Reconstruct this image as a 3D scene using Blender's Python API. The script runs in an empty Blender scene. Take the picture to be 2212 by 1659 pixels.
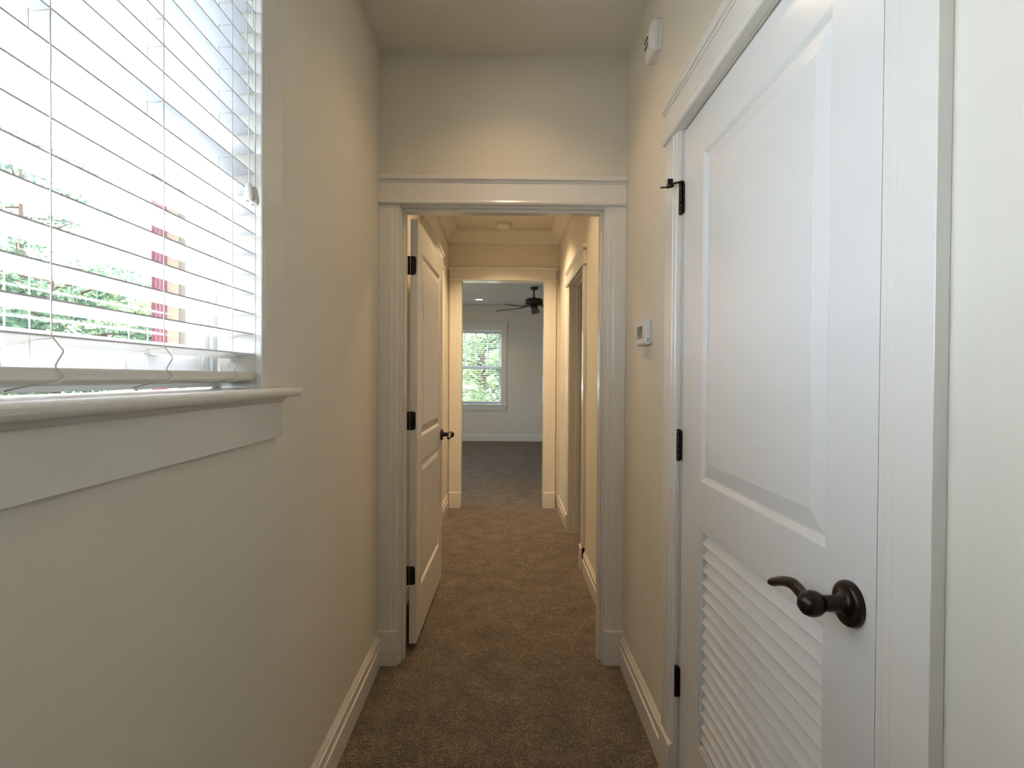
import bpy, math, random
from mathutils import Vector, Matrix

random.seed(7)
sc = bpy.context.scene
C = sc.collection

# ------------------------------------------------------------------ camera
YAW, PITCH, ROLL = 16 / 1200.0, -14.5 / 1200.0, 0.0060
fw = Vector((math.sin(YAW) * math.cos(PITCH), math.cos(YAW) * math.cos(PITCH), math.sin(PITCH)))
rt = Vector((math.cos(YAW), -math.sin(YAW), 0))
up = rt.cross(fw)
r2 = rt * math.cos(ROLL) + up * math.sin(ROLL)
u2 = -rt * math.sin(ROLL) + up * math.cos(ROLL)
cam = bpy.data.cameras.new('camera')
cam.sensor_width = 36.0
cam.lens = 36.0 * 1200.0 / 2212.0
cam.clip_start = 0.02
cam_o = bpy.data.objects.new('camera', cam)
m = Matrix.Identity(4)
for i in range(3):
    m[i][0], m[i][1], m[i][2] = r2[i], u2[i], -fw[i]
m[2][3] = 1.295
cam_o.matrix_world = m
C.objects.link(cam_o)
sc.camera = cam_o

# ------------------------------------------------------------------ world, sun, exposure
SKY = 13.0
SUN = 50.0
LAMP_HALL = 2.0
LAMP_HALL_FAR = 6.6
LAMP_HALL_END = 22.0
LAMP_BED = 5.0
world = bpy.data.worlds.new('world')
sc.world = world
world.use_nodes = True
bg = world.node_tree.nodes['Background']
bg.inputs['Color'].default_value = (0.73, 0.85, 1.0, 1)
bg.inputs['Strength'].default_value = SKY
sun = bpy.data.lights.new('sun', 'SUN')
sun.energy = SUN
sun.angle = 0.01
sun.color = (1.0, 0.97, 0.92)
sun_o = bpy.data.objects.new('sun', sun)
sun_o.rotation_euler = Vector((1.0, -0.16, -0.86)).to_track_quat('-Z', 'Y').to_euler()
C.objects.link(sun_o)
sc.view_settings.view_transform = 'Standard'
sc.view_settings.look = 'None'
sc.view_settings.gamma = 1.0
sc.view_settings.use_curve_mapping = False
sc.view_settings.exposure = 0.0
cy = sc.cycles
cy.use_denoising = True
cy.max_bounces = 8
cy.diffuse_bounces = 5
cy.glossy_bounces = 3
cy.adaptive_threshold = 0.02
cy.transparent_max_bounces = 16
cy.sample_clamp_indirect = 8.0

# ------------------------------------------------------------------ materials
def nmat(name, col, rough=0.5, spec=0.5, metal=0.0, emit=None, estr=0.0, coat=0.0):
    mt = bpy.data.materials.new(name)
    mt.use_nodes = True
    b = mt.node_tree.nodes['Principled BSDF']
    b.inputs['Base Color'].default_value = (*col, 1)
    b.inputs['Roughness'].default_value = rough
    b.inputs['Specular IOR Level'].default_value = spec
    b.inputs['Metallic'].default_value = metal
    if coat:
        b.inputs['Coat Weight'].default_value = coat
        b.inputs['Coat Roughness'].default_value = 0.15
    if emit:
        b.inputs['Emission Color'].default_value = (*emit, 1)
        b.inputs['Emission Strength'].default_value = estr
    return mt

def add_bump(mt, scale, strength, dist=0.001, detail=3.0, stretch=None):
    nt = mt.node_tree
    b = nt.nodes['Principled BSDF']
    tc = nt.nodes.new('ShaderNodeTexCoord')
    geo = nt.nodes.new('ShaderNodeNewGeometry')
    no = nt.nodes.new('ShaderNodeTexNoise')
    no.inputs['Scale'].default_value = scale
    no.inputs['Detail'].default_value = detail
    bp = nt.nodes.new('ShaderNodeBump')
    bp.inputs['Strength'].default_value = strength
    bp.inputs['Distance'].default_value = dist
    src = geo.outputs['Position']
    if stretch:
        mp = nt.nodes.new('ShaderNodeMapping')
        mp.inputs['Scale'].default_value = stretch
        nt.links.new(src, mp.inputs['Vector'])
        src = mp.outputs['Vector']
    nt.links.new(src, no.inputs['Vector'])
    nt.links.new(no.outputs['Fac'], bp.inputs['Height'])
    nt.links.new(bp.outputs['Normal'], b.inputs['Normal'])
    return no

def vary(mt, c1, c2, scale, detail=4.0, lo=0.35, hi=0.65):
    nt = mt.node_tree
    b = nt.nodes['Principled BSDF']
    geo = nt.nodes.new('ShaderNodeNewGeometry')
    no = nt.nodes.new('ShaderNodeTexNoise')
    no.inputs['Scale'].default_value = scale
    no.inputs['Detail'].default_value = detail
    rp = nt.nodes.new('ShaderNodeValToRGB')
    rp.color_ramp.elements[0].position = lo
    rp.color_ramp.elements[0].color = (*c1, 1)
    rp.color_ramp.elements[1].position = hi
    rp.color_ramp.elements[1].color = (*c2, 1)
    nt.links.new(geo.outputs['Position'], no.inputs['Vector'])
    nt.links.new(no.outputs['Fac'], rp.inputs['Fac'])
    nt.links.new(rp.outputs['Color'], b.inputs['Base Color'])

M = {}
M['wall'] = nmat('wall_paint', (0.72, 0.675, 0.57), 0.55, 0.3)
add_bump(M['wall'], 260, 0.08, 0.0006)
M['ceil'] = nmat('ceiling_paint', (0.72, 0.685, 0.60), 0.9, 0.2)
add_bump(M['ceil'], 180, 0.06, 0.0006)
M['trim'] = nmat('trim_paint', (0.76, 0.73, 0.66), 0.15, 0.5)
add_bump(M['trim'], 90, 0.03, 0.0005)
M['door'] = nmat('door_paint', (0.77, 0.755, 0.715), 0.24, 0.5)
add_bump(M['door'], 120, 0.035, 0.0005)
M['blind'] = nmat('blind_vinyl', (0.78, 0.80, 0.84), 0.35, 0.5)
M['cord'] = nmat('cord_cotton', (0.78, 0.76, 0.72), 0.9, 0.1)
M['vinyl'] = nmat('window_vinyl', (0.62, 0.63, 0.63), 0.35, 0.5)
M['tassel'] = nmat('tassel_plastic', (0.74, 0.72, 0.66), 0.4, 0.4)
M['bronze'] = nmat('oil_rubbed_bronze', (0.010, 0.006, 0.005), 0.3, 0.45, 0.25)
vary(M['bronze'], (0.007, 0.0045, 0.004), (0.018, 0.010, 0.007), 60)
M['fan'] = nmat('fan_black', (0.012, 0.010, 0.009), 0.4, 0.5)
M['blade'] = nmat('fan_blade_wood', (0.045, 0.028, 0.02), 0.5, 0.4)
M['plastic'] = nmat('white_plastic', (0.76, 0.74, 0.70), 0.4, 0.5)
M['plate'] = nmat('plate_plastic', (0.70, 0.69, 0.65), 0.4, 0.5)
M['slot'] = nmat('dark_slot', (0.03, 0.028, 0.025), 0.6, 0.3)
M['lcd'] = nmat('lcd_glass', (0.13, 0.16, 0.17), 0.12, 0.5)
M['lcdseg'] = nmat('lcd_segment', (0.45, 0.52, 0.58), 0.3, 0.4)
M['lens'] = nmat('lamp_lens', (0.9, 0.85, 0.75), 0.4, 0.3, emit=(1.0, 0.82, 0.6), estr=14)
M['strike'] = nmat('strike_brass', (0.09, 0.05, 0.025), 0.4, 0.5, 0.6)
M['burgundy'] = nmat('burgundy_paint', (0.085, 0.014, 0.024), 0.6, 0.3)
M['tan'] = nmat('tan_board', (0.16, 0.118, 0.085), 0.7, 0.2)
M['dktan'] = nmat('grey_tan_board', (0.095, 0.076, 0.065), 0.7, 0.2)
M['purple'] = nmat('shadow_gap_paint', (0.04, 0.03, 0.06), 0.7, 0.2)  # solid strip with the gap's shadow put into its colour
M['paleblue'] = nmat('pale_vinyl', (0.32, 0.36, 0.46), 0.5, 0.3)
M['siding'] = nmat('tan_siding', (0.50, 0.39, 0.24), 0.8, 0.2)
M['roof'] = nmat('shingle_roof', (0.16, 0.15, 0.15), 0.9, 0.2)
M['white'] = nmat('exterior_white', (0.75, 0.75, 0.73), 0.6, 0.3)
M['ground'] = nmat('asphalt_drive', (0.16, 0.17, 0.16), 0.9, 0.2)
vary(M['ground'], (0.13, 0.14, 0.13), (0.18, 0.19, 0.18), 3)
M['bounce_slab'] = nmat('pale_concrete', (0.5, 0.5, 0.49), 0.9, 0.2)
vary(M['bounce_slab'], (0.44, 0.44, 0.43), (0.52, 0.52, 0.51), 3)
M['bark'] = nmat('bark', (0.10, 0.07, 0.05), 0.9, 0.1)
add_bump(M['bark'], 40, 0.6, 0.01)

def foliage_mat(name, c1, c2):
    mt = bpy.data.materials.new(name)
    mt.use_nodes = True
    nt = mt.node_tree
    for n in list(nt.nodes):
        nt.nodes.remove(n)
    out = nt.nodes.new('ShaderNodeOutputMaterial')
    d = nt.nodes.new('ShaderNodeBsdfDiffuse')
    t = nt.nodes.new('ShaderNodeBsdfTranslucent')
    mx = nt.nodes.new('ShaderNodeMixShader')
    mx.inputs[0].default_value = 0.4
    geo = nt.nodes.new('ShaderNodeNewGeometry')
    no = nt.nodes.new('ShaderNodeTexNoise')
    no.inputs['Scale'].default_value = 6
    rp = nt.nodes.new('ShaderNodeValToRGB')
    rp.color_ramp.elements[0].position = 0.35
    rp.color_ramp.elements[0].color = (*c1, 1)
    rp.color_ramp.elements[1].position = 0.65
    rp.color_ramp.elements[1].color = (*c2, 1)
    nt.links.new(geo.outputs['Position'], no.inputs['Vector'])
    nt.links.new(no.outputs['Fac'], rp.inputs['Fac'])
    nt.links.new(rp.outputs['Color'], d.inputs['Color'])
    nt.links.new(rp.outputs['Color'], t.inputs['Color'])
    nt.links.new(d.outputs[0], mx.inputs[1])
    nt.links.new(t.outputs[0], mx.inputs[2])
    nt.links.new(mx.outputs[0], out.inputs[0])
    return mt
M['leaf_a'] = foliage_mat('leaf_conifer', (0.06, 0.10, 0.075), (0.15, 0.21, 0.12))
M['leaf_b'] = foliage_mat('leaf_broad', (0.15, 0.22, 0.12), (0.34, 0.42, 0.20))

def glass_mat():
    mt = bpy.data.materials.new('window_glass')
    mt.use_nodes = True
    nt = mt.node_tree
    for n in list(nt.nodes):
        nt.nodes.remove(n)
    out = nt.nodes.new('ShaderNodeOutputMaterial')
    t = nt.nodes.new('ShaderNodeBsdfTransparent')
    t.inputs[0].default_value = (0.97, 0.975, 0.98, 1)
    g = nt.nodes.new('ShaderNodeBsdfGlossy')
    g.inputs['Roughness'].default_value = 0.02
    lw_ = nt.nodes.new('ShaderNodeLayerWeight')
    lw_.inputs[0].default_value = 0.5
    pw = nt.nodes.new('ShaderNodeMath')
    pw.operation = 'POWER'
    pw.inputs[1].default_value = 4.0
    ma = nt.nodes.new('ShaderNodeMath')
    ma.operation = 'MULTIPLY_ADD'
    ma.inputs[1].default_value = 0.6
    ma.inputs[2].default_value = 0.04
    mx = nt.nodes.new('ShaderNodeMixShader')
    nt.links.new(lw_.outputs['Facing'], pw.inputs[0])
    nt.links.new(pw.outputs[0], ma.inputs[0])
    nt.links.new(ma.outputs[0], mx.inputs[0])
    nt.links.new(t.outputs[0], mx.inputs[1])
    nt.links.new(g.outputs[0], mx.inputs[2])
    nt.links.new(mx.outputs[0], out.inputs[0])
    return mt
M['glass'] = glass_mat()

def carpet_mat():
    mt = bpy.data.materials.new('carpet_pile')
    mt.use_nodes = True
    nt = mt.node_tree
    b = nt.nodes['Principled BSDF']
    b.inputs['Roughness'].default_value = 1.0
    b.inputs['Specular IOR Level'].default_value = 0.05
    b.inputs['Sheen Weight'].default_value = 0.25
    b.inputs['Sheen Roughness'].default_value = 0.6
    geo = nt.nodes.new('ShaderNodeNewGeometry')
    def noise(scale, detail, rough=0.6):
        n = nt.nodes.new('ShaderNodeTexNoise')
        n.inputs['Scale'].default_value = scale
        n.inputs['Detail'].default_value = detail
        n.inputs['Roughness'].default_value = rough
        nt.links.new(geo.outputs['Position'], n.inputs['Vector'])
        return n
    n1 = noise(150, 3, 0.75)
    n2 = noise(7, 8, 0.7)
    n3 = noise(330, 2, 0.6)
    n4 = noise(34, 5, 0.7)
    vo = nt.nodes.new('ShaderNodeTexVoronoi')
    vo.inputs['Scale'].default_value = 210
    nt.links.new(geo.outputs['Position'], vo.inputs['Vector'])
    r1 = nt.nodes.new('ShaderNodeValToRGB')
    e = r1.color_ramp.elements
    e[0].position = 0.40
    e[0].color = (0.036, 0.024, 0.012, 1)
    e[1].position = 0.62
    e[1].color = (0.42, 0.33, 0.225, 1)
    mid = r1.color_ramp.elements.new(0.52)
    mid.color = (0.165, 0.118, 0.072, 1)
    nt.links.new(n1.outputs['Fac'], r1.inputs['Fac'])
    r2_ = nt.nodes.new('ShaderNodeValToRGB')
    r2_.color_ramp.elements[0].position = 0.33
    r2_.color_ramp.elements[0].color = (0.52, 0.50, 0.48, 1)
    r2_.color_ramp.elements[1].position = 0.68
    r2_.color_ramp.elements[1].color = (1.26, 1.24, 1.22, 1)
    nt.links.new(n2.outputs['Fac'], r2_.inputs['Fac'])
    mul = nt.nodes.new('ShaderNodeMixRGB')
    mul.blend_type = 'MULTIPLY'
    mul.inputs[0].default_value = 1.0
    nt.links.new(r1.outputs[0], mul.inputs[1])
    nt.links.new(r2_.outputs[0], mul.inputs[2])
    r3 = nt.nodes.new('ShaderNodeValToRGB')
    r3.color_ramp.elements[0].position = 0.38
    r3.color_ramp.elements[0].color = (0.66, 0.65, 0.64, 1)
    r3.color_ramp.elements[1].position = 0.64
    r3.color_ramp.elements[1].color = (1.34, 1.33, 1.32, 1)
    nt.links.new(n4.outputs['Fac'], r3.inputs['Fac'])
    mul2 = nt.nodes.new('ShaderNodeMixRGB')
    mul2.blend_type = 'MULTIPLY'
    mul2.inputs[0].default_value = 1.0
    nt.links.new(mul.outputs[0], mul2.inputs[1])
    nt.links.new(r3.outputs[0], mul2.inputs[2])
    nt.links.new(mul2.outputs[0], b.inputs['Base Color'])
    add = nt.nodes.new('ShaderNodeMath')
    add.operation = 'ADD'
    nt.links.new(vo.outputs['Distance'], add.inputs[0])
    nt.links.new(n3.outputs['Fac'], add.inputs[1])
    bp = nt.nodes.new('ShaderNodeBump')
    bp.inputs['Strength'].default_value = 0.9
    bp.inputs['Distance'].default_value = 0.006
    nt.links.new(add.outputs[0], bp.inputs['Height'])
    nt.links.new(bp.outputs[0], b.inputs['Normal'])
    return mt
M['carpet'] = carpet_mat()

# ------------------------------------------------------------------ helpers
class MB:
    """collects shapes in world coordinates; obj() makes one mesh object of them"""
    def __init__(self):
        self.v, self.f, self.s = [], [], []
    def face(self, idx, smooth=False):
        self.f.append(tuple(idx)); self.s.append(smooth)
    def box(self, x0, x1, y0, y1, z0, z1):
        x0, x1 = min(x0, x1), max(x0, x1); y0, y1 = min(y0, y1), max(y0, y1); z0, z1 = min(z0, z1), max(z0, z1)
        n = len(self.v)
        self.v += [(x, y, z) for z in (z0, z1) for y in (y0, y1) for x in (x0, x1)]
        for q in ((0, 2, 3, 1), (4, 5, 7, 6), (0, 1, 5, 4), (2, 6, 7, 3), (0, 4, 6, 2), (1, 3, 7, 5)):
            self.face([n + i for i in q])
        return self
    def prism(self, pts, fn, a, b):
        """closed profile pts (u,v) swept from a to b; fn(u,v,t)->xyz"""
        n = len(self.v); k = len(pts)
        self.v += [fn(u, v, a) for u, v in pts] + [fn(u, v, b) for u, v in pts]
        for i in range(k):
            j = (i + 1) % k
            self.face((n + i, n + j, n + k + j, n + k + i))
        self.face([n + i for i in reversed(range(k))])
        self.face([n + k + i for i in range(k)])
        return self
    def lathe(self, prof, origin, axis, seg=32, smooth=True):
        """prof: list of (radius, height along axis)"""
        ax = Vector(axis).normalized()
        q = Vector((0, 0, 1)).rotation_difference(ax)
        n = len(self.v); o = Vector(origin); k = len(prof)
        for r, h in prof:
            for i in range(seg):
                a = 2 * math.pi * i / seg
                self.v.append(tuple(o + q @ Vector((r * math.cos(a), r * math.sin(a), h))))
        for j in range(k - 1):
            for i in range(seg):
                i2 = (i + 1) % seg
                self.face((n + j * seg + i, n + j * seg + i2, n + (j + 1) * seg + i2, n + (j + 1) * seg + i), smooth)
        self.face([n + i for i in reversed(range(seg))])
        self.face([n + (k - 1) * seg + i for i in range(seg)])
        return self
    def tube(self, path, rad, seg=8, flat=None):
        """swept tube; rad a number or list of radii, or list of (ra, rb); flat = fixed side vector"""
        n = len(self.v); k = len(path)
        P = [Vector(p) for p in path]
        for j in range(k):
            t = (P[min(j + 1, k - 1)] - P[max(j - 1, 0)]).normalized()
            side = Vector(flat) if flat else (Vector((0, 0, 1)) if abs(t.z) < 0.9 else Vector((1, 0, 0)))
            a = side - t * side.dot(t)
            a.normalize()
            b = t.cross(a)
            r = rad[j] if isinstance(rad, list) else rad
            ra, rb = r if isinstance(r, tuple) else (r, r)
            for i in range(seg):
                th = 2 * math.pi * i / seg
                self.v.append(tuple(P[j] + a * ra * math.cos(th) + b * rb * math.sin(th)))
        for j in range(k - 1):
            for i in range(seg):
                i2 = (i + 1) % seg
                self.face((n + j * seg + i, n + j * seg + i2, n + (j + 1) * seg + i2, n + (j + 1) * seg + i), True)
        self.face([n + i for i in reversed(range(seg))])
        self.face([n + (k - 1) * seg + i for i in range(seg)])
        return self
    def data(self, name, mat):
        lo = [min(p[i] for p in self.v) for i in range(3)]
        hi = [max(p[i] for p in self.v) for i in range(3)]
        c = Vector([(lo[i] + hi[i]) / 2 for i in range(3)])
        me = bpy.data.meshes.new(name)
        me.from_pydata([(p[0] - c.x, p[1] - c.y, p[2] - c.z) for p in self.v], [], self.f)
        me.polygons.foreach_set('use_smooth', self.s)
        me.materials.append(M[mat])
        me.update()
        return me, c
    def obj(self, name, mat, parent=None, bevel=0.0, seg=2):
        me, c = self.data(name, mat)
        # outward normals
        import bmesh
        bm = bmesh.new(); bm.from_mesh(me)
        bmesh.ops.recalc_face_normals(bm, faces=bm.faces)
        bm.to_mesh(me); bm.free()
        return link(name, me, c, parent, bevel, seg)

def smooth_path(p, n=5):
    P = [Vector(q) for q in p]
    out = []
    for i in range(len(P) - 1):
        a, b_, c, d = P[max(i - 1, 0)], P[i], P[i + 1], P[min(i + 2, len(P) - 1)]
        for k in range(n):
            t = k / n
            out.append(tuple(0.5 * ((2 * b_) + (c - a) * t + (2 * a - 5 * b_ + 4 * c - d) * t * t + (3 * b_ - a - 3 * c + d) * t ** 3)))
    out.append(tuple(P[-1]))
    return out

WORLD = {}
def link(name, me, c, parent=None, bevel=0.0, seg=2):
    o = bpy.data.objects.new(name, me)
    C.objects.link(o)
    base = WORLD.get(parent.name, Vector((0, 0, 0))) if parent else Vector((0, 0, 0))
    o.location = Vector(c) - base
    WORLD[o.name] = Vector(c)
    if parent:
        o.parent = parent
    if bevel:
        b = o.modifiers.new('bevel', 'BEVEL')
        b.width = bevel; b.segments = seg; b.limit_method = 'ANGLE'; b.angle_limit = math.radians(35)
    return o

def empty(name, loc):
    o = bpy.data.objects.new(name, None)
    o.location = loc
    o.empty_display_size = 0.05
    C.objects.link(o)
    WORLD[o.name] = Vector(loc)
    return o

def tag(o, label, cat, kind=None, group=None):
    o['label'] = label
    o['category'] = cat
    if kind: o['kind'] = kind
    if group: o['group'] = group
    return o

def box(name, mat, parent, x0, x1, y0, y1, z0, z1, bevel=0.0):
    return MB().box(x0, x1, y0, y1, z0, z1).obj(name, mat, parent, bevel)

def wall_mesh(axis, p0, p1, u0, u1, z0, z1, holes):
    """wall slab between p0,p1 on axis; holes (ua,ub,za,zb)"""
    us = sorted({u0, u1, *[h for q in holes for h in q[:2]]})
    b = MB()
    for a, c in zip(us, us[1:]):
        mid = (a + c) / 2
        hs = sorted([(h[2], h[3]) for h in holes if h[0] < mid < h[1]])
        z = z0; spans = []
        for ha, hb in hs:
            if ha > z: spans.append((z, ha))
            z = max(z, hb)
        if z < z1: spans.append((z, z1))
        for za, zb in spans:
            if axis == 'x': b.box(p0, p1, a, c, za, zb)
            else: b.box(a, c, p0, p1, za, zb)
    return b

# ------------------------------------------------------------------ dimensions
L, R, H = -0.565, 0.540, 2.738
D1, D1B = 2.50, 2.62          # first doorway wall
D2, D2B = 5.50, 5.62          # second doorway wall
BK = 11.24                    # bedroom end wall
XO = -0.765                   # outer face of the left wall
BLX, BRX = -2.9, 2.3          # bedroom side walls
NEAR = -1.9

# ------------------------------------------------------------------ shell
def slab_l(z0, z1):
    return MB().box(XO, BRX + 0.2, NEAR - 0.2, D2, z0, z1).box(BLX - 0.2, BRX + 0.2, D2, BK + 0.2, z0, z1)
tag(slab_l(-0.12, 0.0).obj('floor', 'carpet'),
    'brown heathered cut-pile carpet running down the hallway into the far bedroom', 'carpet', 'structure')
tag(slab_l(H, H + 0.15).obj('ceiling', 'ceil'),
    'flat off-white painted ceiling above the hallway', 'ceiling', 'structure')
WIN = (-0.619, 1.290, 1.240, 2.265)       # left window rough opening (Y, Y, Z, Z)
CLO_L = (3.80, 4.78, 0.0, 2.065)
tag(wall_mesh('x', XO, L, NEAR, D2, 0, H, [WIN]).obj('wall_left', 'wall'),
    'cream painted hallway wall that holds the near window', 'wall', 'structure')
CLO_R = (0.776, 1.712, 0.0, 2.068)
DR_R = (3.782, 4.598, 0.0, 2.068)
tag(wall_mesh('x', R, 0.66, NEAR, D2, 0, H, [CLO_R, DR_R]).obj('wall_right', 'wall'),
    'cream painted hallway wall that holds the louvered closet door', 'wall', 'structure')
tag(wall_mesh('y', D1, D1B, L, R, 0, H, [(-0.483, 0.463, 0.0, 2.073)]).obj('wall_doorway', 'wall'),
    'cream painted cross wall above the first hallway doorway', 'wall', 'structure')
tag(wall_mesh('y', D2, D2B, BLX, BRX, 0, H, [(-0.443, 0.401, 0.0, 2.262)]).obj('wall_bedroom_front', 'wall'),
    'cream painted cross wall above the far bedroom doorway', 'wall', 'structure')
W2 = (-1.085, -0.045, 0.73, 2.255)       # bedroom window rough opening (X, X, Z, Z)
tag(wall_mesh('y', BK, BK + 0.2, BLX, BRX, 0, H, [W2]).obj('wall_back', 'wall'),
    'grey-lit bedroom end wall with the blind-covered window', 'wall', 'structure')
WB = (5.95, 8.15, 0.45, 2.35)
tag(wall_mesh('x', BLX - 0.2, BLX, D2, BK + 0.2, 0, H, [WB]).obj('wall_bedroom_left', 'wall'),
    'side wall of the bedroom hidden behind the doorway', 'wall', 'structure')
tag(box('wall_bedroom_right', 'wall', None, BRX, BRX + 0.2, NEAR, BK + 0.2, 0, H),
    'opposite side wall of the bedroom hidden behind the doorway', 'wall', 'structure')
tag(box('wall_near', 'wall', None, XO, BRX, NEAR - 0.2, NEAR, 0, H),
    'end wall behind the viewer', 'wall', 'structure')
tag(box('wall_closet', 'wall', None, 0.66, BRX, 2.24, 2.34, 0, H),
    'partition between the louvered closet and the side room', 'wall', 'structure')

# ------------------------------------------------------------------ trim builders
BB = [(0, 0), (0.017, 0), (0.017, 0.083), (0.0125, 0.0855), (0.0125, 0.117), (0.0085, 0.1195), (0.0085, 0.125), (0.001, 0.141), (0, 0.141)]
def baseboard(name, runs, label):
    """runs: (axis, wall position, normal sign, a, b)"""
    b = MB()
    for axis, p, s, a, c in runs:
        if axis == 'x': b.prism(BB, lambda u, v, t: (p + s * u, t, v), a, c)
        else: b.prism(BB, lambda u, v, t: (t, p + s * u, v), a, c)
    o = b.obj(name, 'trim', None, 0.0006, 1)
    tag(o, label, 'baseboard', 'structure')
    return o

def casing_profile(w, t=0.019, inner=0.0115):
    # u from outer edge (0) to inner edge (w); v = thickness
    k = t / 0.019
    return [(0, 0), (0, t), (w - 0.036, t), (w - 0.033, 0.0155 * k), (w - 0.014, 0.0155 * k), (w - 0.011, inner * k), (w, inner * k), (w, 0)]

def frame_fn(axis, p, s):
    """maps (along wall, off wall, z) to world"""
    if axis == 'x': return lambda a, d, z: (p + s * d, a, z)
    return lambda a, d, z: (a, p + s * d, z)

def opening_trim(name, axis, p, s, i0, i1, head, w, label, o0=None, o1=None, hx0=None, hx1=None, plinth=True, over=0.026, t=0.019):
    """casing around an opening: i0,i1 inner edges, o0,o1 outer edges along the wall"""
    o0 = i0 - w if o0 is None else o0
    o1 = i1 + w if o1 is None else o1
    F = frame_fn(axis, p, s)
    e = empty(name, F((o0 + o1) / 2, 0, 0))
    tag(e, label, 'door trim', 'structure')
    for (outer, inner) in ((o0, i0), (o1, i1)):
        sg = 1 if inner > outer else -1
        prof = casing_profile(abs(inner - outer), t)
        MB().prism(prof, lambda u, v, z: F(outer + sg * u, v, z), 0.0, head).obj('casing_leg', 'trim', e, 0.0008, 1)
        if plinth:
            b = MB()
            a0, a1 = sorted((outer, inner - sg * 0.004))
            a0 = max(a0, L + 0.0005) if axis == 'y' else a0
            pr = [(0, 0), (0.0255, 0), (0.0255, 0.152), (0.0195, 0.160), (0, 0.160)]
            b.prism(pr, lambda u, v, tt: F(tt, u, v), a0, a1)
            b.obj('plinth_block', 'trim', e, 0.0008, 1)
    h0 = o0 - over if hx0 is None else hx0
    h1 = o1 + over if hx1 is None else hx1
    f0 = max(o0, h0); f1 = min(o1, h1)
    # fillet, frieze, bead, cap
    fl = [(0, 0), (0.026, 0), (0.031, 0.004), (0.033, 0.010), (0.031, 0.016), (0.026, 0.0195), (0, 0.0195)]
    def ends(m):
        return max(f0 - m, h0), min(f1 + m, h1)
    a, c = ends(0.012)
    MB().prism([(u, v + head) for u, v in fl], lambda u, v, tt: F(tt, u, v), a, c).obj('header_fillet', 'trim', e, 0.0006, 1)
    z = head + 0.0195
    a, c = ends(0.0)
    MB().prism([(0, z), (0.0215, z), (0.0215, z + 0.078), (0, z + 0.078)], lambda u, v, tt: F(tt, u, v), a, c).obj('header_board', 'trim', e, 0.0006, 1)
    z += 0.078
    a, c = ends(0.010)
    MB().prism([(0, z), (0.0245, z), (0.0265, z + 0.003), (0.0265, z + 0.006), (0.0245, z + 0.009), (0, z + 0.009)], lambda u, v, tt: F(tt, u, v), a, c).obj('header_bead', 'trim', e, 0.0004, 1)
    z += 0.009
    a, c = ends(0.018)
    MB().prism([(0, z), (0.029, z), (0.034, z + 0.005), (0.034, z + 0.022), (0.032, z + 0.024), (0, z + 0.024)], lambda u, v, tt: F(tt, u, v), a, c).obj('header_cap', 'trim', e, 0.0008, 1)
    return e

def jamb_set(parent, axis, p0, p1, i0, i1, head, stop=None, th=0.018):
    """jamb boards lining an opening of inner faces i0,i1 and height head between wall faces p0,p1"""
    def B(nm, a0, a1, q0, q1, z0, z1):
        if axis == 'x': return box(nm, 'trim', parent, q0, q1, a0, a1, z0, z1, 0.001)
        return box(nm, 'trim', parent, a0, a1, q0, q1, z0, z1, 0.001)
    B('jamb_side', i0 - th, i0, p0, p1, 0, head + th)
    B('jamb_side', i1, i1 + th, p0, p1, 0, head + th)
    B('jamb_head', i0, i1, p0, p1, head, head + th)
    if stop:
        s0, s1 = stop
        B('door_stop', i0, i0 + 0.011, s0, s1, 0, head - 0.011)
        B('door_stop', i1 - 0.011, i1, s0, s1, 0, head - 0.011)
        B('door_stop', i0, i1, s0, s1, head - 0.011, head)

# baseboards
baseboard('baseboard_left', [('x', L, 1, NEAR, D1 - 0.0255), ('x', L, 1, D1B, 3.69), ('x', L, 1, 4.89, D2 - 0.001)],
          'stepped cream baseboard along the window side of the hallway')
baseboard('baseboard_right', [('x', R, -1, NEAR, 0.668), ('x', R, -1, 1.812, D1 - 0.0255), ('x', R, -1, D1B, 3.69), ('x', R, -1, 4.70, D2 - 0.001)],
          'stepped cream baseboard along the closet side of the hallway')
baseboard('baseboard_back', [('y', BK, -1, BLX, BRX)], 'stepped pale baseboard under the bedroom window')

# doorway 1 (hallway), header runs wall to wall
t1 = opening_trim('trim_1', 'y', D1, -1, -0.469, 0.449, 2.060, 0.1,
    'wide flat casing and capped header around the first hallway doorway', o0=L + 0.0006, o1=R - 0.0006, hx0=L + 0.0006, hx1=R - 0.0006)
jamb_set(t1, 'y', D1, D1B, -0.463, 0.443, 2.053, (D1 + 0.028, D1B - 0.040))
# hall side of doorway seen from behind: casing on the far face
# doorway 2 (bedroom)
t2 = opening_trim('trim_2', 'y', D2, -1, -0.430, 0.390, 2.245, 0.114,
    'warm-lit flat casing and header around the far bedroom doorway', o0=-0.545, o1=0.503, hx0=L + 0.0006, hx1=R - 0.0006)
jamb_set(t2, 'y', D2, D2B, -0.425, 0.385, 2.244)
# closet door (right, near)
t3 = opening_trim('trim_3', 'x', R, -1, 0.773, 1.700, 2.052, 0.112,
    'white casing and capped header around the louvered closet door', o0=0.668, o1=1.812, over=0.024)
jamb_set(t3, 'x', R + 0.0005, 0.66, 0.794, 1.694, 2.050, (R + 0.042, R + 0.075))
# door opening on right in the second hallway
t4 = opening_trim('trim_4', 'x', R, -1, 3.795, 4.585, 2.052, 0.108,
    'cream casing and header around the open side doorway past the first doorway', over=0.03)
jamb_set(t4, 'x', R + 0.0005, 0.66, 3.80, 4.58, 2.050, (R + 0.050, R + 0.085))
sp = box('strike_plate', 'bronze', t4, 0.594, 0.628, 4.5775, 4.5805, 0.927, 0.985, 0.001)
sp['label'] = 'dark bronze strike plate on the jamb'
box('strike_hole', 'strike', sp, 0.604, 0.618, 4.5768, 4.5776, 0.944, 0.968)
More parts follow.
